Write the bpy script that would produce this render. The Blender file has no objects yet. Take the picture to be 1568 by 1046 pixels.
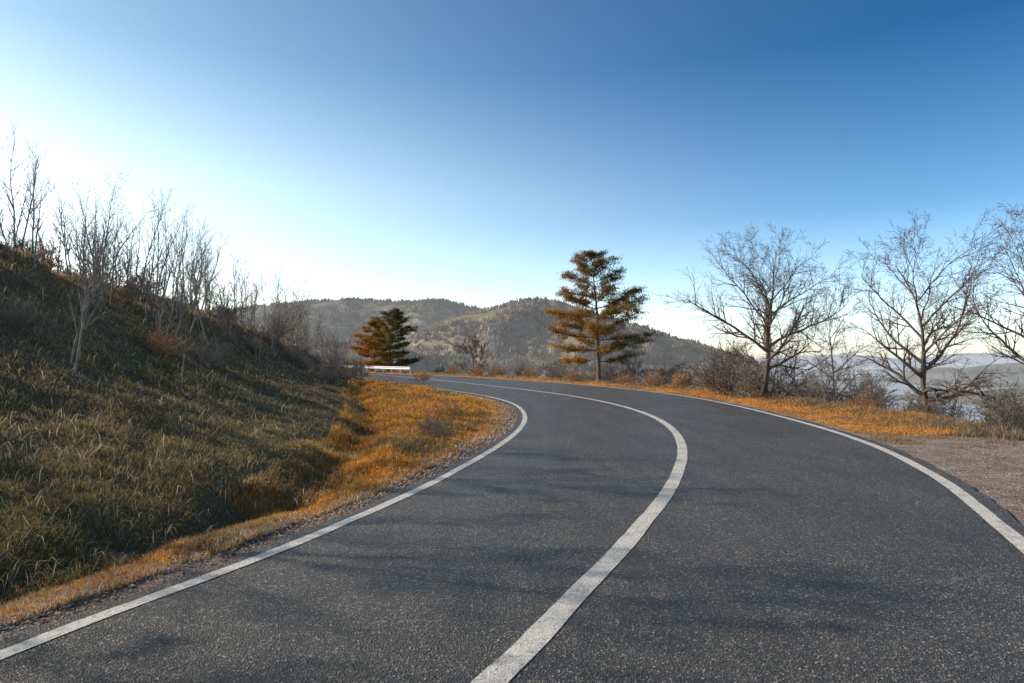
import bpy, math, numpy as np
from mathutils import Vector
rng=np.random.default_rng(7)
sc=bpy.context.scene
sc.view_settings.view_transform='Standard'
sc.view_settings.look='None'; sc.view_settings.exposure=0

# ---------------------------------------------------------------- helpers
TAB=np.random.default_rng(3).random((256,256))
def vn(x,y):
    xi=np.floor(x).astype(int); yi=np.floor(y).astype(int)
    fx=x-xi; fy=y-yi; fx=fx*fx*(3-2*fx); fy=fy*fy*(3-2*fy)
    a=TAB[xi%256,yi%256]; b=TAB[(xi+1)%256,yi%256]; c=TAB[xi%256,(yi+1)%256]; d=TAB[(xi+1)%256,(yi+1)%256]
    return (a*(1-fx)+b*fx)*(1-fy)+(c*(1-fx)+d*fx)*fy
def fbm(x,y,o=4,seed=0):
    s=0;a=.5;x=np.asarray(x,float)+seed*17.3;y=np.asarray(y,float)+seed*9.1
    for i in range(o):
        s=s+a*(vn(x,y)-.5)*2; x=x*2.03+5.1;y=y*2.03+3.7;a*=.5
    return s
def ss(a,b,x):
    t=np.clip((x-a)/(b-a),0,1); return t*t*(3-2*t)
def hermite(xs,ys):
    xs=np.array(xs,float);ys=np.array(ys,float); m=np.gradient(ys,xs)
    def f(x):
        x=np.asarray(x,float); i=np.clip(np.searchsorted(xs,x)-1,0,len(xs)-2)
        h=xs[i+1]-xs[i]; t=(x-xs[i])/h; tc=np.clip(t,0,1)
        r=(2*tc**3-3*tc**2+1)*ys[i]+(tc**3-2*tc**2+tc)*h*m[i]+(-2*tc**3+3*tc**2)*ys[i+1]+(tc**3-tc**2)*h*m[i+1]
        r=r+np.where(t>1,(t-1)*h*m[i+1],0)+np.where(t<0,t*h*m[i],0)
        return r
    return f
def mesh_obj(name,V,F,mat,col=None,smooth=False,extra=None):
    V=np.asarray(V,np.float32);F=np.asarray(F,np.int32);k=F.shape[1]
    me=bpy.data.meshes.new(name)
    me.vertices.add(len(V));me.vertices.foreach_set('co',V.ravel())
    me.loops.add(F.size);me.loops.foreach_set('vertex_index',F.ravel())
    me.polygons.add(len(F));me.polygons.foreach_set('loop_start',np.arange(0,F.size,k,dtype=np.int32))
    me.polygons.foreach_set('loop_total',np.full(len(F),k,np.int32))
    if smooth: me.polygons.foreach_set('use_smooth',np.ones(len(F),bool))
    me.update(calc_edges=True)
    if col is not None:
        a=me.color_attributes.new('Col','FLOAT_COLOR','POINT')
        c=np.ones((len(V),4),np.float32);c[:,:3]=col;a.data.foreach_set('color',c.ravel())
    if extra is not None:
        a=me.attributes.new('grav','FLOAT','POINT');a.data.foreach_set('value',np.asarray(extra,np.float32))
    me.materials.append(mat)
    ob=bpy.data.objects.new(name,me);sc.collection.objects.link(ob)
    return ob
def grid_faces(nr,nc):
    i=np.arange(nr-1)[:,None]*nc+np.arange(nc-1)[None,:]
    i=i.ravel();return np.stack([i,i+1,i+nc+1,i+nc],1)

# ---------------------------------------------------------------- materials
def newmat(name):
    m=bpy.data.materials.new(name);m.use_nodes=True;nt=m.node_tree
    return m,nt,nt.nodes,nt.links,nt.nodes['Principled BSDF']
def noise(N,L,scale,detail=4,rough=.6,vec=None):
    n=N.new('ShaderNodeTexNoise');n.inputs['Scale'].default_value=scale;n.inputs['Detail'].default_value=detail;n.inputs['Roughness'].default_value=rough
    if vec is not None:L.new(vec,n.inputs['Vector'])
    return n
def ramp(N,L,src,stops):
    r=N.new('ShaderNodeValToRGB');e=r.color_ramp.elements
    while len(e)<len(stops):e.new(.5)
    for k,(p,c) in enumerate(stops):
        e[k].position=p;e[k].color=(c,c,c,1) if isinstance(c,(int,float)) else (*c,1)
    L.new(src,r.inputs[0]);return r
def mixc(N,L,mode,fac,a,b):
    m=N.new('ShaderNodeMix');m.data_type='RGBA';m.blend_type=mode
    for s,v in ((m.inputs[0],fac),(m.inputs[6],a),(m.inputs[7],b)):
        if hasattr(v,'links') or hasattr(v,'is_linked'):L.new(v,s)
        else: s.default_value=v if isinstance(v,(int,float)) else (*v,1)
    return m.outputs[2]

def m_asphalt():
    m,nt,N,L,B=newmat('asphalt');tc=N.new('ShaderNodeTexCoord').outputs['Object']
    v=N.new('ShaderNodeTexVoronoi');v.inputs['Scale'].default_value=82;L.new(tc,v.inputs['Vector'])
    base=ramp(N,L,v.outputs['Color'],[(0,.018),(.5,.048),(.76,.10),(1,.52)])
    big=noise(N,L,.55,5,.6,tc);r2=ramp(N,L,big.outputs[0],[(.3,.8),(.7,1.25)])
    c=mixc(N,L,'MULTIPLY',1.0,base.outputs[0],r2.outputs[0])
    mp=N.new('ShaderNodeMapping');mp.inputs['Scale'].default_value=(2.2,.25,1);L.new(tc,mp.inputs[0])
    n3=noise(N,L,1.3,4,.6,mp.outputs[0]);r3=ramp(N,L,n3.outputs[0],[(.3,.78),(.7,1.22)])
    c=mixc(N,L,'MULTIPLY',1.0,c,r3.outputs[0])
    c=mixc(N,L,'MULTIPLY',1.0,c,(1.2,1.0,.76))
    L.new(c,B.inputs['Base Color']);B.inputs['Roughness'].default_value=.5
    B.inputs['Specular IOR Level'].default_value=.38
    f=noise(N,L,60,3,.7,tc)
    ad=N.new('ShaderNodeMath');ad.operation='ADD';L.new(v.outputs['Distance'],ad.inputs[0]);L.new(f.outputs[0],ad.inputs[1])
    b=N.new('ShaderNodeBump');b.inputs['Strength'].default_value=1.0;b.inputs['Distance'].default_value=.018;L.new(ad.outputs[0],b.inputs['Height']);L.new(b.outputs[0],B.inputs['Normal'])
    return m
def m_paint():
    m,nt,N,L,B=newmat('road_paint');tc=N.new('ShaderNodeTexCoord').outputs['Object']
    v=N.new('ShaderNodeTexVoronoi');v.inputs['Scale'].default_value=80;L.new(tc,v.inputs['Vector'])
    w=ramp(N,L,v.outputs['Color'],[(0,.13),(.24,.48),(.6,.66),(1,.8)])
    n=noise(N,L,5,6,.7,tc);r=ramp(N,L,n.outputs[0],[(.30,.5),(.5,1.0)])
    c=mixc(N,L,'MULTIPLY',1.0,w.outputs[0],r.outputs[0])
    c=mixc(N,L,'MULTIPLY',1.0,c,(1,.90,.78))
    L.new(c,B.inputs['Base Color']);B.inputs['Roughness'].default_value=.7
    b=N.new('ShaderNodeBump');b.inputs['Strength'].default_value=.5;b.inputs['Distance'].default_value=.006;L.new(v.outputs['Distance'],b.inputs['Height']);L.new(b.outputs[0],B.inputs['Normal'])
    return m
def m_ground():
    m,nt,N,L,B=newmat('ground_soil');tc=N.new('ShaderNodeTexCoord').outputs['Object']
    a=N.new('ShaderNodeAttribute');a.attribute_name='Col';g=N.new('ShaderNodeAttribute');g.attribute_name='grav'
    n=noise(N,L,9,8,.75,tc);r=ramp(N,L,n.outputs[0],[(.25,.3),(.75,1.6)])
    c=mixc(N,L,'MULTIPLY',1.0,a.outputs[0],r.outputs[0])
    v=N.new('ShaderNodeTexVoronoi');v.inputs['Scale'].default_value=48;L.new(tc,v.inputs['Vector'])
    gr=ramp(N,L,v.outputs['Color'],[(0,(.09,.07,.055)),(.5,(.27,.22,.18)),(1,(.58,.5,.43))])
    nb=noise(N,L,1.6,5,.65,tc);rb=ramp(N,L,nb.outputs[0],[(.3,(.6,.5,.42)),(.7,(1.25,1.2,1.15))])
    gc=mixc(N,L,'MULTIPLY',1.0,gr.outputs[0],rb.outputs[0])
    c=mixc(N,L,'MIX',g.outputs['Fac'],c,gc)
    L.new(c,B.inputs['Base Color']);B.inputs['Roughness'].default_value=.9;B.inputs['Specular IOR Level'].default_value=.15
    n2=noise(N,L,22,6,.8,tc)
    b=N.new('ShaderNodeBump');b.inputs['Strength'].default_value=.8;b.inputs['Distance'].default_value=.04;L.new(n2.outputs[0],b.inputs['Height']);L.new(b.outputs[0],B.inputs['Normal'])
    return m
def m_leafy(name,trans=.45,haze_glow=0,hz=(.6,.7,.8)):
    m,nt,N,L,B=newmat(name);N.remove(B)
    a=N.new('ShaderNodeAttribute');a.attribute_name='Col'
    d=N.new('ShaderNodeBsdfDiffuse');t=N.new('ShaderNodeBsdfTranslucent');mx=N.new('ShaderNodeMixShader');mx.inputs[0].default_value=trans
    L.new(a.outputs[0],d.inputs[0]);L.new(a.outputs[0],t.inputs[0]);L.new(d.outputs[0],mx.inputs[1]);L.new(t.outputs[0],mx.inputs[2])
    out=mx.outputs[0]
    if haze_glow>0:
        e=N.new('ShaderNodeEmission');e.inputs[0].default_value=(*hz,1);e.inputs[1].default_value=haze_glow  # even glow added for light scattered by distant air
        ad=N.new('ShaderNodeAddShader');L.new(out,ad.inputs[0]);L.new(e.outputs[0],ad.inputs[1]);out=ad.outputs[0]
    L.new(out,N['Material Output'].inputs[0]);return m
def m_bark(name,c0,c1):
    m,nt,N,L,B=newmat(name);tc=N.new('ShaderNodeTexCoord').outputs['Object']
    n=noise(N,L,6,6,.7,tc);r=ramp(N,L,n.outputs[0],[(.3,c0),(.7,c1)])
    L.new(r.outputs[0],B.inputs['Base Color']);B.inputs['Roughness'].default_value=.85
    b=N.new('ShaderNodeBump');b.inputs['Strength'].default_value=.6;b.inputs['Distance'].default_value=.03;L.new(n.outputs[0],b.inputs['Height']);L.new(b.outputs[0],B.inputs['Normal'])
    return m
def m_hill(name,cols,haze_glow,hz,scale):
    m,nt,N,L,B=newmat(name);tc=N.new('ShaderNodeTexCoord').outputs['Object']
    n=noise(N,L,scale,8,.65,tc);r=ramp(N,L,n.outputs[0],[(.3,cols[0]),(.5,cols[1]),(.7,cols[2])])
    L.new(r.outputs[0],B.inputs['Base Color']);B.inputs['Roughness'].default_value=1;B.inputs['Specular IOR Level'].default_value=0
    B.inputs['Emission Color'].default_value=(*hz,1);B.inputs['Emission Strength'].default_value=haze_glow  # aerial haze painted into the hill surface as emission
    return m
ASPH=m_asphalt();PAINT=m_paint();GROUND=m_ground()
GRASS=m_leafy('grass_blades',.45);NEEDLE=m_leafy('pine_needles',.3)
BARK=m_bark('grey_bark',(.06,.042,.03),(.21,.155,.11));BARKL=m_bark('pale_bark',(.13,.105,.08),(.38,.31,.25));PBARK=m_bark('pine_bark',(.08,.05,.035),(.24,.16,.11))

# ---------------------------------------------------------------- plan of the road (metres)
xL=hermite([-8,1,3.0,3.94,4.41,4.89,5.5,6.43,7.53,9.06,11.17,13.77,16.75,19.5,22.5,25.7,30.1,34.8,42.3,52.2,63.4,76,95,130],
           [-7,-3.95,-3.22,-2.93,-2.76,-2.56,-2.30,-1.95,-1.6,-1.16,-.68,-.18,.21,.37,.32,.02,-.98,-2.7,-5.8,-10,-15.0,-21,-31,-50])
xC=hermite([-8,1,3.22,3.57,4.3,4.95,5.94,7.16,8.62,10.39,12.16,14.3,17.2,20.4,24.7,29.6,35.5,42.3,50.7,61.2,74,95,130],
           [-4.6,-1.1,-.29,-.14,.19,.46,.89,1.38,1.94,2.52,3.02,3.5,3.93,4.1,3.85,3.0,1.25,-1.3,-4.7,-9.4,-15.5,-26,-45])
xR=hermite([-8,0,3,5.45,6.15,7.53,9.2,11.03,12.8,14.8,17.1,19.5,22.8,26.5,30.6,34.8,38.6,45.5,52.2,63.4,72,84,100,130],
           [-1,1.7,3.15,4.3,4.6,5.18,5.86,6.45,6.92,7.3,7.6,7.8,7.97,8.0,7.75,7.05,6.1,3.8,.8,-5.2,-11,-19,-29,-48])
def zr(y): return .006*np.clip(y,-30,110)
toeX=hermite([-8,3,5.4,7.1,9.1,11.4,14,17.6,23,29,36,43,52,61,80,130],[-9,-4.7,-4.05,-3.6,-3.1,-3.1,-3.3,-3.9,-5.2,-6.9,-8.2,-9.6,-12.2,-17,-28,-60])
crX=hermite([-8,3,10,20,28,33,42,50,60,80,130],[-20,-17,-15.5,-15,-15.3,-15.3,-15.6,-16,-20,-36,-75])
crZ=hermite([-8,3,12,20,28,33,42,50,57,63,80,130],[5.2,5.0,4.8,4.7,4.3,3.9,3.1,2.1,1.0,.3,0,0])
def H(x,y):
    x=np.asarray(x,float);y=np.asarray(y,float)
    l=xL(y);r=xR(y);u=l-x;v=(x-r)*np.where(y>35,.88,.98)
    z=zr(y)-.03
    t=toeX(y);w=(t-x)/(t-crX(y))
    s=np.clip(w,0,1);prof=np.where(s<1,1-(1-s)**1.5,1)*(.45+.55*ss(0,.95,s))
    back=np.clip(w-1,0,None)
    hz=crZ(y)*prof*np.exp(-(back*.55)**2)
    z=z+hz
    m=ss(.3,1.6,u)
    z=z+m*(fbm(x*.45,y*.45,4)*.28+fbm(x*2.2,y*2.2,3,2)*.10*np.clip(1+s,1,2))+fbm(x*.16,y*.16,3,5)*.7*ss(.25,.8,w)
    z=z-.20*np.exp(-((x-t-.25)/.45)**2)*ss(.4,.9,u)*(1-ss(50,60,y))
    z=z+.10*ss(.9,1.8,u)*(1-ss(0,.2,w))*ss(9,13,y)
    mv=ss(.5,1.5,v)
    z=z+mv*(fbm(x*.7,y*.7,4,8)*.08)
    e=v-np.where(y<13,4.5,3.2)
    dr=np.where(e>0,np.sqrt(e*e+1.2)-1.095,0)*.36
    dr=np.minimum(dr,46+fbm(x*.01,y*.01,3)*6)
    z=z-dr+ss(2,12,e)*fbm(x*.12,y*.12,4,4)*.8
    return z
# ---------------------------------------------------------------- ground sheet
def axis(fine0,fine1,step,lo,hi,g):
    a=list(np.arange(fine0,fine1,step));s=step;p=a[-1]
    while p<hi:
        s=min(s*g,260);p+=s;a.append(p)
    s=step;p=fine0;b=[]
    while p>lo:
        s=min(s*g,260);p-=s;b.append(p)
    return np.array(b[::-1]+a)
gx=axis(-8,11,.11,-3500,3500,1.06)
gy=axis(2.5,14,.11,-400,4500,1.022)
X,Y=np.meshgrid(gx,gy);Z=H(X,Y)
u=xL(Y)-X;v=X-xR(Y);wt=(toeX(Y)-X)
n1=fbm(X*1.3,Y*1.3,4,1);n2=fbm(X*.5,Y*.5,4,6)
col=np.zeros(X.shape+(3,))
green=np.array([.14,.11,.055]);orange=np.array([.62,.30,.085]);brown=np.array([.24,.16,.09])
def blend(c,k,w): return c*(1-w[...,None])+np.array(k)*w[...,None]
col[:]=brown
col=blend(col,green,ss(-.2,.4,wt+n1*.3)*(1-.6*ss(3,9,wt)))
vw=ss(.65,.8,u+n1*.12)*(1-ss(-.1,.35,wt+n1*.4))
near=np.where(Y<8.5,1-ss(1.0,1.2,u+n1*.1),1)
col=blend(col,orange,vw*near)
col=blend(col,orange,ss(.55,.75,v+n1*.15)*(1-ss(1.9,3.0,v+n2))*ss(15,18,Y))
col=blend(col,[.12,.10,.08],ss(6,14,v))
grav=np.clip(ss(.05,.2,u)*(1-ss(.5,.85,u+n1*.25)),0,1)
gr2=ss(.2,.3,v)*(1-ss(.5,.8,v+n1*.2))*(Y>12)+ss(.2,.3,v)*(1-ss(13.6,15.2,Y+n1*1.8-(v-.3)*.25))*(1-ss(6,9,v))
grav=np.clip(grav+gr2,0,1)
mesh_obj('ground',np.stack([X,Y,Z],-1).reshape(-1,3),grid_faces(len(gy),len(gx)),GROUND,col.reshape(-1,3),True,grav.ravel())

# ---------------------------------------------------------------- road + markings
ys=np.concatenate([np.arange(-8,30,.12),np.arange(30,128,.5)])
def strip(name,fa,fb,nc,dz,mat,rag=0):
    a=fa(ys);b=fb(ys)
    t=np.linspace(0,1,nc)
    XX=a[:,None]*(1-t)+b[:,None]*t;YY=np.repeat(ys[:,None],nc,1)
    if rag:
        XX[:,0]-=rag*fbm(ys*2.5,ys*0+3,4);XX[:,-1]+=rag*fbm(ys*2.5,ys*0+8,4)
    ZZ=zr(YY)+dz
    return mesh_obj(name,np.stack([XX,YY,ZZ],-1).reshape(-1,3),grid_faces(len(ys),nc),mat)
strip('road',lambda y:xL(y)-.22,lambda y:xR(y)+.27,14,.0,ASPH,.06)
def stripe(name,f,w):
    s=np.gradient(f(ys),ys);k=np.sqrt(1+s*s)*w/2
    return strip(name,lambda y:f(y)-k,lambda y:f(y)+k,3,.005,PAINT,.010)
stripe('road_edge_line',xL,.13);stripe('road_centre_line',xC,.175);stripe('road_edge_line',xR,.16)

# ---------------------------------------------------------------- blades
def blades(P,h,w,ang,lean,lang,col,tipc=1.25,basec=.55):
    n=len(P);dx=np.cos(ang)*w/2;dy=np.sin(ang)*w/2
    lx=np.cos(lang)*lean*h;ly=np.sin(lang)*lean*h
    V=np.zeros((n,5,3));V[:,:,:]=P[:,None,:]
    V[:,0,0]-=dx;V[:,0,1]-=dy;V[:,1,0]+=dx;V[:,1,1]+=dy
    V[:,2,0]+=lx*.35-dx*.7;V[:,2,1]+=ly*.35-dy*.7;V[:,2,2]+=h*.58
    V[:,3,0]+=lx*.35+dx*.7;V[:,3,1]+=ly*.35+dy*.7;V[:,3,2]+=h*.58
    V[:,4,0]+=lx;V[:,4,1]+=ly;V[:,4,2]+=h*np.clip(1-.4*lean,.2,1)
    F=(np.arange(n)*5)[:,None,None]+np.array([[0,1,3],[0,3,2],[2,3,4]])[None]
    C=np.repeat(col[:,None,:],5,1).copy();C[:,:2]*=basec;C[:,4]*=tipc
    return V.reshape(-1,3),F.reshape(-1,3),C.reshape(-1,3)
def pick(n,y0,y1,xa,xb,rg):
    y=np.exp(rg.uniform(np.log(y0),np.log(y1),n));a=xa(y);b=xb(y)
    return rg.uniform(0,1,n)*(b-a)+a,y
def hillgrass():
    n=340000;x,y=pick(n,2.6,62,lambda y:np.maximum(crX(y)-2,-.9*y-2),lambda y:toeX(y)+.3,rng)
    wt=toeX(y)-x;s=wt/(toeX(y)-crX(y))
    edge=(xL(y)-x)>.95
    keep=edge&(fbm(x*1.4,y*1.4,4,9)>-.45+rng.normal(0,.12,n));x,y,s=x[keep],y[keep],s[keep];n=len(x)
    d=np.hypot(x,y);z=H(x,y)
    cl=fbm(x*1.6,y*1.6,3,11);h=(.04+.09*rng.random(n)**2+.12*np.clip(cl,0,1))*(1+.7*ss(.3,1,s))
    tall=rng.random(n)<.04;h=np.where(tall,h*2.0,h)
    w=np.maximum(.0035,d*.0008)*rng.uniform(.6,1.3,n)
    g=np.array([.27,.23,.085]);b=np.array([.50,.37,.20]);o=np.array([.58,.31,.12])
    k=np.clip(.42+.55*s+fbm(x*.6,y*.6,3,12)*1.1+rng.normal(0,.22,n),0,1)[:,None]
    c=g*(1-k)+b*k;c=np.where((rng.random(n)<.12+.25*ss(.5,1,s))[:,None],o,c)
    c=np.where(tall[:,None],np.array([.66,.56,.42]),c)*rng.uniform(.4,1.3,(n,1))*(1+.35*fbm(x*.9,y*.9,3,41))[:,None]
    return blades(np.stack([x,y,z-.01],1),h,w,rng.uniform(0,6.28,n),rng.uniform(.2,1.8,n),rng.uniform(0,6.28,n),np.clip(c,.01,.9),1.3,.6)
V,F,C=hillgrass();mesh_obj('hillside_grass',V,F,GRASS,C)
def verge_left():
    n=210000;x,y=pick(n,2.6,70,lambda y:np.where(y<8.5,xL(y)-1.22,toeX(y)-.5),lambda y:xL(y)-.52,rng)
    u=xL(y)-x
    keep=(fbm(x*2.2,y*2.2,4,14)>-.22+rng.normal(0,.15,n)-.3*ss(.8,1.4,u))
    x,y=x[keep],y[keep];n=len(x);d=np.hypot(x,y);z=H(x,y);u=xL(y)-x
    h=(.03+.08*rng.random(n)**1.6+.12*np.clip(fbm(x*2,y*2,3,31),0,1))*(1+.9*ss(.9,1.8,u)*ss(8,12,y))
    w=np.maximum(.006,d*.0010)*rng.uniform(.7,1.5,n)
    k=np.clip(.72+fbm(x*1.0,y*1.0,3,15)*1.4+rng.normal(0,.2,n)-.3*ss(-.3,.8,toeX(y)-x),0,1)[:,None]
    c=np.array([1.0,.47,.08])*k+np.array([.46,.33,.15])*(1-k)
    fr=rng.random(n)<.07+.3*(1-ss(.55,.85,u))+.18*(1-ss(4,8,y));c=np.where(fr[:,None],np.array([.72,.64,.56]),c);c=c*rng.uniform(.5,1.1,(n,1))
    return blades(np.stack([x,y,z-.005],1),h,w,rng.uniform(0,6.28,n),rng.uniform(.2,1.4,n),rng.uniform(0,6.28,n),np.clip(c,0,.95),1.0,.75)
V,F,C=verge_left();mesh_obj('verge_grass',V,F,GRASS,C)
def verge_right():
    n=170000;x,y=pick(n,13,95,lambda y:xR(y)+.5,lambda y:xR(y)+5.5,rng)
    v=x-xR(y);keep=(rng.random(n)<1-ss(2.4,5.0,v)*.6)&(y>14.6+fbm(x*1.5,y*1.5,3,3)*2.4+rng.normal(0,.4,n)+(v-.3)*.15)&(fbm(x*2,y*2,3,33)>-.24+.2*(1-ss(.6,1.2,v)))
    x,y=x[keep],y[keep];n=len(x);v=x-xR(y);d=np.hypot(x,y);z=H(x,y)
    h=(.03+.08*rng.random(n)**2)*(1+2.4*ss(1.6,3.6,v));w=np.maximum(.006,d*.0009)*rng.uniform(.7,1.5,n)
    k=np.clip(.76+fbm(x*.8,y*.8,3,15)*1.3+rng.normal(0,.2,n)-.85*ss(1.6,3.2,v),0,1)[:,None]
    c=np.array([1.0,.48,.12])*k+np.array([.46,.34,.21])*(1-k);c=c*rng.uniform(.5,1.1,(n,1))
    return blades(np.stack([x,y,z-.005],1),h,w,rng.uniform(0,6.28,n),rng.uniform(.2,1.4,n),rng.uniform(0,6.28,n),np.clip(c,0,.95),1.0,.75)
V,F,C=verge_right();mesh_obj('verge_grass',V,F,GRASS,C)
def stones():
    n=17000;x,y=pick(n,2.7,30,lambda y:xL(y)-1.0,lambda y:xL(y)-.2,rng)
    m=8000;x2=rng.uniform(5,15,m);y2=rng.uniform(5.5,15,m);k=(x2>xR(y2)+.33)
    r=(.004+.016*rng.random(n)**3)*np.clip(y/6,1,2.2)
    r2=(.004+.016*rng.random(k.sum())**3)
    x=np.concatenate([x,x2[k]]);y=np.concatenate([y,y2[k]]);r=np.concatenate([r,r2]);n=len(x)
    base=np.array([[1,0,0],[-1,0,0],[0,1,0],[0,-1,0],[0,0,.6],[0,0,-.6]])
    V=base[None]*rng.uniform(.55,1.3,(n,6,1))*r[:,None,None]
    a=rng.uniform(0,6.28,n);ca,sa=np.cos(a)[:,None],np.sin(a)[:,None]
    V=np.stack([V[:,:,0]*ca-V[:,:,1]*sa,V[:,:,0]*sa+V[:,:,1]*ca,V[:,:,2]],-1)
    V+=np.stack([x,y,H(x,y)+r*.3+.008],1)[:,None,:]
    F=(np.arange(n)*6)[:,None,None]+np.array([[0,2,4],[2,1,4],[1,3,4],[3,0,4],[2,0,5],[1,2,5],[3,1,5],[0,3,5]])[None]
    c=np.array([.38,.32,.27])*rng.uniform(.25,1.6,(n,1));c=np.where((rng.random(n)<.25)[:,None],np.array([.58,.27,.09]),c)
    return V.reshape(-1,3),F.reshape(-1,3),np.repeat(c,6,0)
V,F,C=stones();mesh_obj('gravel',V,F,m_leafy('stone',.0),C)

# ---------------------------------------------------------------- trees
def nrm(a): return a/max(1e-9,math.sqrt(a[0]*a[0]+a[1]*a[1]+a[2]*a[2]))
def grow(S,p,d,L,r,lev,R,P):
    n=max(3,int(L/P['seg'][lev]));sl=L/n;rmin=P['rmin']
    kids=P['kids'][lev] if lev<len(P['kids']) else 0
    acc=R.random()
    for i in range(n):
        t=(i+1)/n
        d=nrm(d+R.normal(0,P['wig'],3)+np.array([0,0,P['up'][lev]]))
        q=p+d*sl
        ra=max(rmin,r*(1-(t-1/n)*P['tap'][lev]));rb=max(rmin*.6,r*(1-t*P['tap'][lev]))
        S.append((*p,*q,ra,rb));p=q
        if kids and t>P['start'][lev]:
            acc+=kids/(n*(1-P['start'][lev]))
            while acc>1:
                acc-=1
                a=math.radians(R.uniform(*P['ang'][lev]));v=R.normal(0,1,3);v=v-d*np.dot(v,d);v=nrm(v)
                nd=nrm(d*math.cos(a)+v*math.sin(a))
                cl=L*P['len'][lev]*R.uniform(.7,1.2)*(1.15-.55*t)
                grow(S,p,nd,cl,min(rb*.75,r*P['rad'][lev]),lev+1,R,P)
def tubes(S,k=5):
    S=np.array(S);A=S[:,0:3];Bp=S[:,3:6];ra=S[:,6];rb=S[:,7]
    D=Bp-A;D/=np.linalg.norm(D,axis=1)[:,None]
    up=np.where(np.abs(D[:,2:3])>.9,np.array([[1.,0,0]]),np.array([[0,0,1.]]))
    U=np.cross(D,up);U/=np.linalg.norm(U,axis=1)[:,None];W=np.cross(D,U)
    a=np.arange(k)*2*math.pi/k;ring=U[:,None,:]*np.cos(a)[None,:,None]+W[:,None,:]*np.sin(a)[None,:,None]
    V=np.concatenate([A[:,None]+ring*ra[:,None,None],(Bp+D*ra[:,None]*.15)[:,None]+ring*rb[:,None,None]],1)
    f=np.array([[i,(i+1)%k,k+(i+1)%k,k+i] for i in range(k)])
    F=(np.arange(len(S))*2*k)[:,None,None]+f[None]
    return V.reshape(-1,3),F.reshape(-1,4)
def tree_at(name,S,x,y,mat,k=5,sink=.08):
    V,F=tubes(S,k);o=mesh_obj(name,V,F,mat,smooth=True);o.location=(x,y,float(H(x,y))-sink);return o
# round open crowns: a short bole, golden-angle limbs that reach an egg-shaped envelope, then fine twigs
def crown_tree(name,x,y,h,rx,seed,bole=.22,nl=15,mat=BARK,tr=.13,rmin=.0045,low=.12,lean=0.0,dens=4.0):
    R=np.random.default_rng(seed);S=[]
    c0=low*h;cz=(h+c0)/2;rz=(h-c0)/2
    p=np.zeros(3);d=nrm(np.array([lean,R.normal(0,.04),1.]));pts=[p];rad=[tr]
    n=12
    for i in range(n):
        d=nrm(d+R.normal(0,.085,3)*np.array([1,1,.2])+np.array([-lean*.1,0,.05]));q=p+d*h*.84/n
        r0=tr*(1-.93*(i/n)**.6);r1=tr*(1-.93*((i+1)/n)**.6);S.append((*p,*q,max(r0,rmin),max(r1,rmin)));p=q;pts.append(p);rad.append(r1)
    pts=np.array(pts);rad=np.array(rad)
    SUB=dict(seg=[.22,.17,.13],kids=[6,4],start=[.15,.15],ang=[(22,52),(25,58)],len=[.55,.5],rad=[.6,.7],tap=[.85,.85,.8],wig=.10,up=[.045,.035,.03],rmin=rmin)
    for b in range(nl):
        f=bole+(.97-bole)*((b+R.uniform(0,.5))/nl)**1.25
        p=np.array([np.interp(f*n,np.arange(n+1),pts[:,j]) for j in range(3)]);r=np.interp(f*n,np.arange(n+1),rad)
        az=b*2.4+R.normal(0,.3);el=np.interp(f,[bole,.5,1],[.42,.95,1.8])+R.normal(0,.16)
        d=nrm(np.array([math.cos(az),math.sin(az),el]))
        o=p-np.array([0,0,cz]);ir=np.array([1/rx,1/rx,1/rz]);oo=o*ir;dd=d*ir
        A=dd@dd;Bq=oo@dd;Cq=oo@oo-1;disc=Bq*Bq-A*Cq
        Lb=(-Bq+math.sqrt(disc))/A if disc>0 else .6
        Lb=max(.5,Lb*R.uniform(.78,1.08));m=max(5,int(Lb/.24));sl=Lb/m;r=min(r*.8,.026+.022*Lb);acc=0
        for i in range(m):
            t=(i+1)/m
            d=nrm(d+R.normal(0,.11,3)+np.array([0,0,.03]));q=p+d*sl
            S.append((*p,*q,max(rmin,r*(1-.85*(i/m))),max(rmin,r*(1-.85*t))));p=q
            acc+=Lb*dens/m if t>.12 else 0
            while acc>1:
                acc-=1;a=math.radians(R.uniform(25,60));v=R.normal(0,1,3);v=nrm(v-d*np.dot(v,d));nd=nrm(d*math.cos(a)+v*math.sin(a)+np.array([0,0,.12]))
                grow(S,p,nd,Lb*.38*R.uniform(.5,1.3)*(1.2-.55*t)+.18,r*.6*(1-.65*t),0,R,SUB)
    return tree_at(name,S,x,y,mat,4)
crown_tree('bare_tree',11.0,30,7.2,3.4,21,.22,18,tr=.18,low=.06)
crown_tree('bare_tree',13.7,22.5,6.7,2.6,8,.18,17,tr=.15,low=.06)
crown_tree('bare_tree',16.0,20.8,7.6,3.0,36,.18,18,tr=.15,low=.06)
crown_tree('bare_tree',13.2,28,5.6,1.6,44,.12,15,BARKL,.08,low=.03)
crown_tree('bare_tree',12.2,29.5,4.2,1.6,47,.08,13,BARK,.06,low=.0)
crown_tree('bare_tree',-4.2,75,5.3,2.0,45,.2,14,BARK,.10,.016,low=.3,dens=4)
for i,(x,y,h) in enumerate([(-12.6,6.0,4.6),(-13.6,9.8,5.0),(-13.8,13.6,5.2),(-15.6,16.5,5.6)]):
    crown_tree('bare_tree',x,y,h,1.6,300+i,.25,12,BARK,.10,.008,low=.2,dens=3.0)
SAP=dict(seg=[.3,.2,.15],kids=[11,4],start=[.25,.2],ang=[(18,44),(22,48)],len=[.30,.5],rad=[.5,.6],tap=[.85,.85,.8],wig=.06,up=[.05,.09,.06],rmin=.004)
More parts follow.
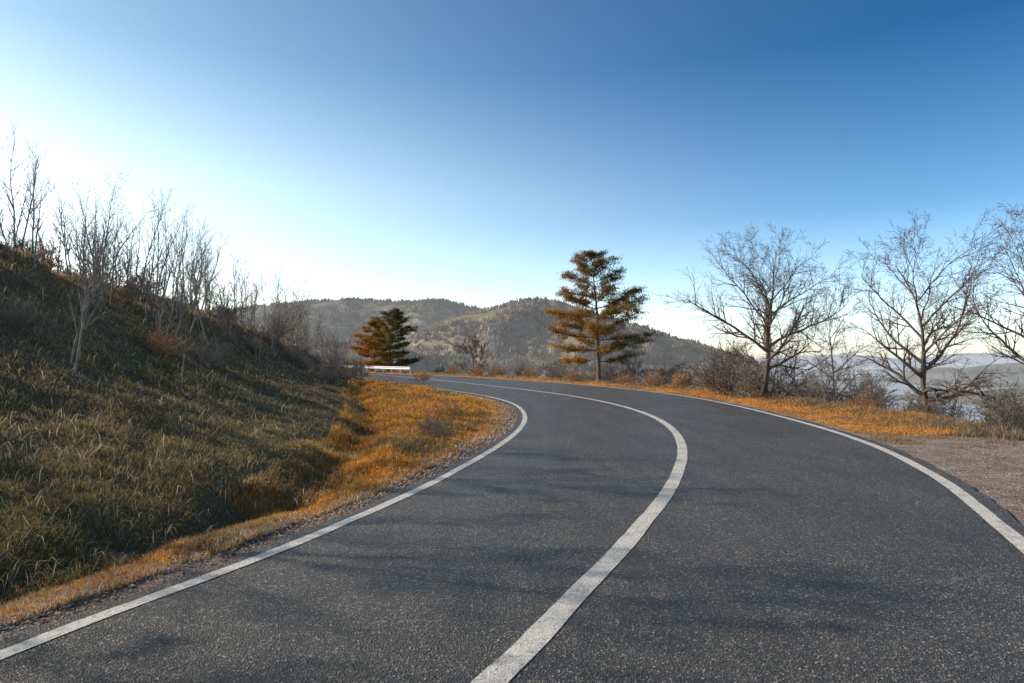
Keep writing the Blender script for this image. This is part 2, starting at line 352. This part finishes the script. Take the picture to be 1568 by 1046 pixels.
def sapling(name,x,y,h,seed,stems=3,mat=BARKL,rmin=.004,lean=.12):
    R=np.random.default_rng(seed);S=[];P=dict(SAP);P['rmin']=rmin
    for k in range(stems):
        d=nrm(np.array([R.normal(0,lean),R.normal(0,lean),1.]))
        grow(S,np.array([R.normal(0,.3),R.normal(0,.3),0]),d,h*R.uniform(.65,1.0),.011+.006*h,0,R,P)
    A=np.array(S);s=h/A[:,5].max();A[:,:6]*=s;return tree_at(name,A,x,y,mat,4)
saps=[(-14.0,19,3.9,3),(-13.9,21,3.4,4),(-14.6,23.5,3.0,3),(-13.2,22,4.1,3),(-7.6,12,2.6,2),(-10.9,20,3.6,2),(-14.0,27,4.5,4),(-14.3,30,5.0,4),(-14.6,31,4.6,4),(-13.6,29,4.2,3),(-14.3,34,3.8,3),(-14.1,36,3.6,3),(-13.7,40,4.9,4),(-13.5,41.5,4.3,3),(-13.2,44,3.8,3),(-12.6,48,4.6,4),(-12.9,52,3.8,3),(-11,43,2.7,3),(-11.3,33,2.8,2),(-9.5,26,2.4,2),(-12.2,25,3.2,2),(-10.2,38,2.8,2),(-11.6,46,3.0,3),(-16,26,4.2,3),(-15.5,36,4.2,3),(-15,46,3.8,3),(-8.6,31,2.0,2),(-12.5,17,2.6,3),
 (-6.8,14.5,2.0,1),(-8.6,17,2.4,2),(-11.8,15.6,3.0,2)]
RS=np.random.default_rng(77)
for k in range(48):
    y=RS.uniform(17,56);s=RS.uniform(.5,1.15);saps.append((float(toeX(y)*(1-s)+crX(y)*s),y,RS.uniform(1.8,4.4),int(RS.integers(1,4))))
for i,(x,y,h,k) in enumerate(saps): sapling('bare_sapling',x,y,h,100+i,k,rmin=max(.004,y*.00016))
SHR=dict(seg=[.2,.15,.12],kids=[8,5],start=[.1,.1],ang=[(20,50),(20,55)],len=[.5,.5],rad=[.6,.6],tap=[.8,.8,.8],wig=.14,up=[.03,.04,.02],rmin=.006)
def shrub_mesh(seed,mat,rmin=.007):
    R=np.random.default_rng(seed);S=[];P=dict(SHR);P['rmin']=rmin
    for k in range(14):
        d=nrm(np.array([R.normal(0,.55),R.normal(0,.55),1.]));grow(S,np.array([R.normal(0,.15),R.normal(0,.15),0]),d,R.uniform(.7,1.2),.014,0,R,P)
    V,F=tubes(S,3);V[:,2]=np.maximum(V[:,2],-.1);o=mesh_obj('bare_shrub',V,F,mat);return o
RUST=m_bark('rust_twigs',(.26,.12,.05),(.62,.34,.15));DARKT=m_bark('dark_twigs',(.10,.08,.06),(.30,.24,.19))
protos=[shrub_mesh(1,RUST,.010),shrub_mesh(2,DARKT),shrub_mesh(3,BARKL),shrub_mesh(4,DARKT,.012)]
used=set()
def shrub(i,x,y,s,sx=1):
    if i in used:
        o=bpy.data.objects.new('bare_shrub',protos[i].data);sc.collection.objects.link(o)
    else: o=protos[i];used.add(i)
    o.location=(x,y,float(H(x,y))-.05);o.rotation_euler=(0,0,rng.uniform(0,6.28));o.scale=(s*sx,s*sx,s)
for (i,x,y,s) in [(0,8.4,41,.8),(0,9.3,38.5,.9),(0,7.3,44,.7),(0,10.4,35,1.0),(1,9.9,31.5,2.0),(1,10.4,33,1.6),(1,10,29.5,1.3),(1,13.4,26,1.3),(2,12.4,27,1.4),(2,14.6,24,1.0),(1,15.2,21,1.2),(1,13.8,19,.8),(0,14.4,18.2,.7),(2,16,19,1.3),(1,17,18,1.2),(1,12.6,24,.9),(2,11.8,31,1.7),(0,11.5,22.5,.5),(1,13.2,17.6,.7),(2,15.2,17.2,.8),(1,12.4,20.5,.6),
  (1,-1.5,14.2,.45),(1,-1.9,15.5,.4),(0,-1.6,18,.45),(0,-6.3,48,.8),(0,-3,64,1.0),(0,-6,70,1.0),(0,1.5,58,.9),(0,4.5,50,.8),(3,-8.5,80,1.3),(0,-1.5,66,1.1),
  (1,-9,35,1.3),(1,-10.5,42,1.4),(1,-8,28,.9),(2,-11.5,50,1.5),(1,-12.5,54,1.2),(2,-15,26,1.2),(0,-14.5,21,.9),(2,-15.5,18,1.3),(1,-13,24,1.2),(1,-13.5,32,1.5),(1,-13,37,1.4)]:
    shrub(i,x,y,s)
R0=np.random.default_rng(50)
for k in range(60):
    y=R0.uniform(16,70);x=float(xR(y))+R0.uniform(4.5,12);shrub(int(R0.choice([1,2,3,2])),x,y,R0.uniform(.8,1.7))
for k in range(50):
    y=R0.uniform(12,50);s=R0.uniform(.35,1.05);x=float(toeX(y)*(1-s)+crX(y)*s);shrub(int(R0.choice([0,1,2,1,2])),x,y,R0.uniform(.35,.8))

def pine(name,x,y,h,rad,seed,prof,warm=.5,clump=1.0,nb=44,K=40,t0=.14):
    R=np.random.default_rng(seed);S=[];tips=[]
    p=np.zeros(3);d=np.array([0,0,1.]);n=14
    pts=[p]
    for i in range(n):
        d=nrm(d+R.normal(0,.02,3));q=p+d*h/n;S.append((*p,*q,.019*h*(1-i/n*.93),.019*h*(1-(i+1)/n*.93)));p=q;pts.append(p)
    pts=np.array(pts)
    for b in range(nb):
        t=t0+(.99-t0)*(b+R.uniform(0,.6))/nb;az=b*2.4+R.normal(0,.3)
        bl=rad*np.interp(t,prof[0],prof[1])*R.uniform(.6,1.15)
        if bl<.1:continue
        p=np.array([np.interp(t*n,np.arange(n+1),pts[:,j]) for j in range(3)])
        el=np.interp(t,[.1,.5,.85,1],[-.10,.10,.45,1.0])+R.normal(0,.07)
        d=nrm(np.array([math.cos(az),math.sin(az),el]));m=max(4,int(bl/.33));sl=bl/m
        for i in range(m):
            tt=(i+1)/m;d=nrm(d+R.normal(0,.07,3)+np.array([0,0,.03]));q=p+d*sl
            r=.010*h*.6*bl/rad*(1-tt*.7);S.append((*p,*q,r*1.1+.004,r+.004));p=q
            if tt>.28:
                for k in range(4):
                    v=R.normal(0,1,3)*np.array([1,1,.30]);v=nrm(v);l=R.uniform(.2,.6)*(.5+bl/rad*.6)*rad/3.7
                    e=p+v*l+d*l*.5;S.append((*p,*e,.012,.006));tips.append((*e,t,tt))
                    if R.random()<.5:tips.append((*(p*.4+e*.6),t,tt))
            if i==m-1:tips.append((*p,t,1))
    T=np.array(tips);n=len(T)*K
    C0=np.repeat(T[:,:3],K,0)+R.normal(0,1,(n,3))*np.array([.15,.15,.075])*clump*rad/3.7
    ang=R.uniform(0,6.28,n);lang=R.uniform(0,6.28,n)
    sunside_warm=np.repeat(np.clip(warm-.30*T[:,0]/rad*1.6+R.normal(0,.28,len(T))-.25*ss(.6,1,T[:,3]),0,1),K)[:,None]  # sunlit side painted in: needles turn more orange toward the left
    c=(np.array([.56,.27,.07])*sunside_warm+np.array([.12,.135,.05])*(1-sunside_warm))*R.uniform(.5,1.4,(n,1))
    V2,F2,C2=blades(C0,R.uniform(.07,.2,n)*clump*rad/3.7,R.uniform(.03,.05,n)*clump,ang,R.uniform(.3,1.8,n),lang,c,1.1,.8)
    emp=bpy.data.objects.new(name,None);sc.collection.objects.link(emp);emp.location=(x,y,float(H(x,y))-.08)
    V,F=tubes(S,6);a=mesh_obj('trunk',V,F,PBARK,smooth=True);b=mesh_obj('needles',V2,F2,NEEDLE,C2)
    a.parent=emp;b.parent=emp
prof1=([0,.14,.2,.28,.36,.45,.53,.6,.7,.8,.9,1],[.3,.45,.7,.9,.85,1.12,1.08,.62,.52,.48,.3,.08])
pine('pine_tree',6.1,48,9.2,3.9,11,prof1,.45,1.0,42,32,.17)
prof2=([0,.1,.25,.5,.7,.85,1],[.9,1,1,.9,.7,.45,.1])
pine('pine_tree',-17.2,85,6.3,3.0,12,prof2,.85,1.3,38,34)
pine('pine_tree',-14.9,82,7.5,3.1,13,prof2,.4,1.3,38,34)

# ---------------------------------------------------------------- guard rail
def guardrail():
    m,nt,N,L,B=newmat('galvanised_steel');B.inputs['Metallic'].default_value=.2;B.inputs['Roughness'].default_value=.55
    n=noise(N,L,4,4);r=ramp(N,L,n.outputs[0],[(.3,(.34,.35,.36)),(.7,(.5,.5,.5))]);L.new(r.outputs[0],B.inputs['Base Color'])
    emp=bpy.data.objects.new('guardrail',None);sc.collection.objects.link(emp)
    yy=np.arange(73,104,1.0);xx=xR(yy)+.75
    prof=np.array([(0,.46),(-.05,.50),(-.05,.56),(0,.60),(0,.64),(-.05,.68),(-.05,.74),(0,.78)])
    V=np.array([[(x+a,y,zr(y)+b) for a,b in prof] for x,y in zip(xx,yy)]).reshape(-1,3)
    o=mesh_obj('w_beam',V,grid_faces(len(yy),8),m);o.parent=emp
    S=[(float(x)+.06,float(y),float(zr(y))-.3,float(x)+.06,float(y),float(zr(y))+.76,.06,.06) for x,y in zip(xx[::2],yy[::2])]
    V,F=tubes(S,6);o=mesh_obj('posts',V,F,m);o.parent=emp
guardrail()

# ---------------------------------------------------------------- distant hills
def hill(name,D,pts,front,back,bot,mat,amp,seed,nx=260,ny=90,x0=None,x1=None):
    px=np.array([p[0] for p in pts]);pz=np.array([p[1] for p in pts])
    f=hermite(px,pz)
    xs=np.linspace(px[0],px[-1],nx);yy=np.concatenate([np.linspace(D-front,D,ny),np.linspace(D,D+back,ny//3)[1:]])
    X,Y=np.meshgrid(xs,yy);t=np.where(Y<D,(D-Y)/front,(Y-D)/back)
    c=f(X);k=1-ss(0,1,t)**.8
    Z=bot+(c-bot)*k
    w=np.clip(t*4,0.04,1)
    Z=Z+(1-abs(fbm(X/ (D*.10),Y/(D*.16),4,seed))*2.2-.6)*amp*w+fbm(X/(D*.012),Y/(D*.012),3,seed+1)*amp*.07
    o=mesh_obj(name,np.stack([X,Y,Z],-1).reshape(-1,3),grid_faces(len(yy),nx),mat,smooth=True)
    return X,Y,Z
HAZE_COL=(.70,.72,.75)  # colour of the haze glow added to hills and forest
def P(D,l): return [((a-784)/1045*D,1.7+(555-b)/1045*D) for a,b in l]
mA=m_hill('hill_far_scrub_haze',((.08,.08,.05),(.13,.11,.08),(.2,.16,.12)),.22,HAZE_COL,.02)
mB=m_hill('hill_scrub_haze',((.12,.10,.065),(.19,.15,.10),(.28,.22,.155)),.14,HAZE_COL,.03)
mC=m_hill('hill_near_scrub_haze',((.10,.08,.06),(.15,.12,.085),(.23,.185,.13)),.12,HAZE_COL,.05)
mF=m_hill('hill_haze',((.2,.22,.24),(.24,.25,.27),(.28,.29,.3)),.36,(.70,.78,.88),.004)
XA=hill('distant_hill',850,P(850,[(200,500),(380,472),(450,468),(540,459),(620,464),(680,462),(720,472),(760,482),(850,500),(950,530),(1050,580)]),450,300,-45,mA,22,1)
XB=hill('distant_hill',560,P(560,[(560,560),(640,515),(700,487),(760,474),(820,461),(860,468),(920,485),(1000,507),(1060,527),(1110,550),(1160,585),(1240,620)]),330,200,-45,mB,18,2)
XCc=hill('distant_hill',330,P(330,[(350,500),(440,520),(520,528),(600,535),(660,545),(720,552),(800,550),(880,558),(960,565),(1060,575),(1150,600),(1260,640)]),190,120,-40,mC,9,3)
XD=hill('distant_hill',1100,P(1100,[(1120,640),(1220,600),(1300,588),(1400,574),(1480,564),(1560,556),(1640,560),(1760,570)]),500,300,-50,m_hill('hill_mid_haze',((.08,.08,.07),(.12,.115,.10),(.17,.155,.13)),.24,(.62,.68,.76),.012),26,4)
hill('distant_hill',620,P(620,[(1180,650),(1280,622),(1360,610),(1440,606),(1520,598),(1620,592),(1760,600)]),260,160,-50,m_hill('hill_low_scrub_haze',((.08,.075,.06),(.13,.115,.09),(.20,.17,.13)),.19,(.64,.69,.75),.03),12,6)
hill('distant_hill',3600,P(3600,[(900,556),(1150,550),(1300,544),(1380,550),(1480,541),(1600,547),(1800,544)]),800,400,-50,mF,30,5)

def forest(name,D,n,hgt,wid,cols,haze_glow,seed,grid,kb=7,ymin=0):
    R=np.random.default_rng(seed);X,Y,Z=grid;nr,nc=X.shape
    i=R.integers(0,nr-1,n);j=R.integers(0,nc-1,n);a=R.random(n);b=R.random(n)
    x=X[i,j]+(X[i,j+1]-X[i,j])*a;y=Y[i,j]+(Y[i+1,j]-Y[i,j])*b
    z=Z[i,j]*(1-a)*(1-b)+Z[i,j+1]*a*(1-b)+Z[i+1,j]*(1-a)*b+Z[i+1,j+1]*a*b
    k=fbm(x/(D*.05),y/(D*.05),3,seed);keep=(k>-.22)&(Y[i,j]<D+20);x,y,z,k=x[keep],y[keep],z[keep],k[keep];n=len(x)
    h=hgt*R.uniform(.5,1.25,n)
    cc=np.array(cols);ci=np.clip(((k+.3)/.7*len(cc)+R.normal(0,.6,n)).astype(int),0,len(cc)-1);c=cc[ci]*R.uniform(.6,1.3,(n,1))
    hh=np.repeat(h,kb);Pp=np.repeat(np.stack([x,y,z-h*.1],1),kb,0)+R.normal(0,1,(n*kb,3))*np.array([wid*.35,wid*.35,0])
    m=mat=m_leafy(name+'_mat',.3,haze_glow,HAZE_COL)  # distant trees get the added haze glow too
    N_=n*kb
    V,F,C=blades(Pp,hh*R.uniform(.5,1.1,N_),wid*R.uniform(.25,.6,N_),R.uniform(0,6.28,N_),R.uniform(0,.35,N_),R.uniform(0,6.28,N_),np.repeat(c,kb,0),1.1,.8)
    mesh_obj(name,V,F,m,C)
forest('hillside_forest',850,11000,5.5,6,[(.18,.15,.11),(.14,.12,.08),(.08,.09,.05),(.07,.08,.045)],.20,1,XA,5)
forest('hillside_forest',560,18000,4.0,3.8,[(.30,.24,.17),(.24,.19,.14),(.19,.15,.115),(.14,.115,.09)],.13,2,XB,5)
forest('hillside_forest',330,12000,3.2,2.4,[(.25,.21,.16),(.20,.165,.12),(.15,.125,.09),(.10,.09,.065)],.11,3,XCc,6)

# valley fog bank: opaque stand-in sheet, its pale glow added as emission
gx=np.linspace(-300,4000,260);gy=np.linspace(170,5200,260)
X,Y=np.meshgrid(gx,gy);Z=-33+fbm(X/260,Y/260,4,20)*9+fbm(X/60,Y/60,3,21)*1.5
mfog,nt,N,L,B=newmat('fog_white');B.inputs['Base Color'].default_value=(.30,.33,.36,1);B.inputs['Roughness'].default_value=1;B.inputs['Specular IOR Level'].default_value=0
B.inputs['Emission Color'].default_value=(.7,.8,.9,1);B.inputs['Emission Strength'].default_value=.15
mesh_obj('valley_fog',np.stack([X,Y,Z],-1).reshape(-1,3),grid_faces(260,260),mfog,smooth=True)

# ---------------------------------------------------------------- light, sky
AZ=-74;EL=29
e=math.radians(EL);a=math.radians(AZ);vec=Vector((math.sin(a)*math.cos(e),math.cos(a)*math.cos(e),math.sin(e)))
w=bpy.data.worlds.new('World');sc.world=w;w.use_nodes=True;nt=w.node_tree;N=nt.nodes;L=nt.links;bg=N['Background']
sky=N.new('ShaderNodeTexSky');sky.sky_type='NISHITA';sky.sun_disc=False
sky.sun_elevation=e;sky.sun_rotation=a;sky.altitude=300;sky.air_density=1.0;sky.dust_density=1.2;sky.ozone_density=2.5
tc=N.new('ShaderNodeTexCoord').outputs['Generated']
sp=N.new('ShaderNodeSeparateXYZ');L.new(tc,sp.inputs[0])
def sc4(t): return tuple(c/4 for c in t)
rR=ramp(N,L,sp.outputs[2],[(0,sc4((2.2,2.2,2.3))),(.06,sc4((2.1,2.1,2.2))),(.12,sc4((1.4,1.6,1.75))),(.2,sc4((.72,1.08,1.26))),(.4,sc4((.18,.56,.82))),(1,sc4((.5,.7,.7)))])
rL=ramp(N,L,sp.outputs[2],[(0,sc4((2.0,1.8,1.55))),(.12,sc4((2.0,1.8,1.55))),(.24,sc4((1.95,1.75,1.38))),(.39,sc4((1.05,1.22,1.12))),(.7,sc4((.6,.75,.75)))])
dp=N.new('ShaderNodeVectorMath');dp.operation='DOT_PRODUCT';L.new(tc,dp.inputs[0])
dp.inputs[1].default_value=tuple(Vector((vec.x,vec.y,0)).normalized())
mr=N.new('ShaderNodeMapRange');mr.interpolation_type='SMOOTHSTEP';L.new(dp.outputs['Value'],mr.inputs[0]);mr.inputs[1].default_value=-.35;mr.inputs[2].default_value=.9
tint=mixc(N,L,'MIX',mr.outputs[0],rR.outputs[0],rL.outputs[0])
tint4=mixc(N,L,'MULTIPLY',1.0,tint,(4,4,4))
fin=mixc(N,L,'MULTIPLY',1.0,sky.outputs[0],tint4)
L.new(fin,bg.inputs[0]);bg.inputs[1].default_value=.15
s=bpy.data.lights.new('sun','SUN');s.energy=5.0;s.angle=math.radians(.5);s.color=(1,.90,.76)
so=bpy.data.objects.new('sun',s);sc.collection.objects.link(so)
so.rotation_euler=vec.to_track_quat('Z','Y').to_euler();so.location=vec*50
cam=bpy.data.cameras.new('camera');co=bpy.data.objects.new('camera',cam);sc.collection.objects.link(co)
cam.lens=24;cam.sensor_width=36;cam.clip_start=.05;cam.clip_end=12000
co.location=(0,0,1.7);co.rotation_euler=(math.radians(90+1.75),0,0)
sc.camera=co
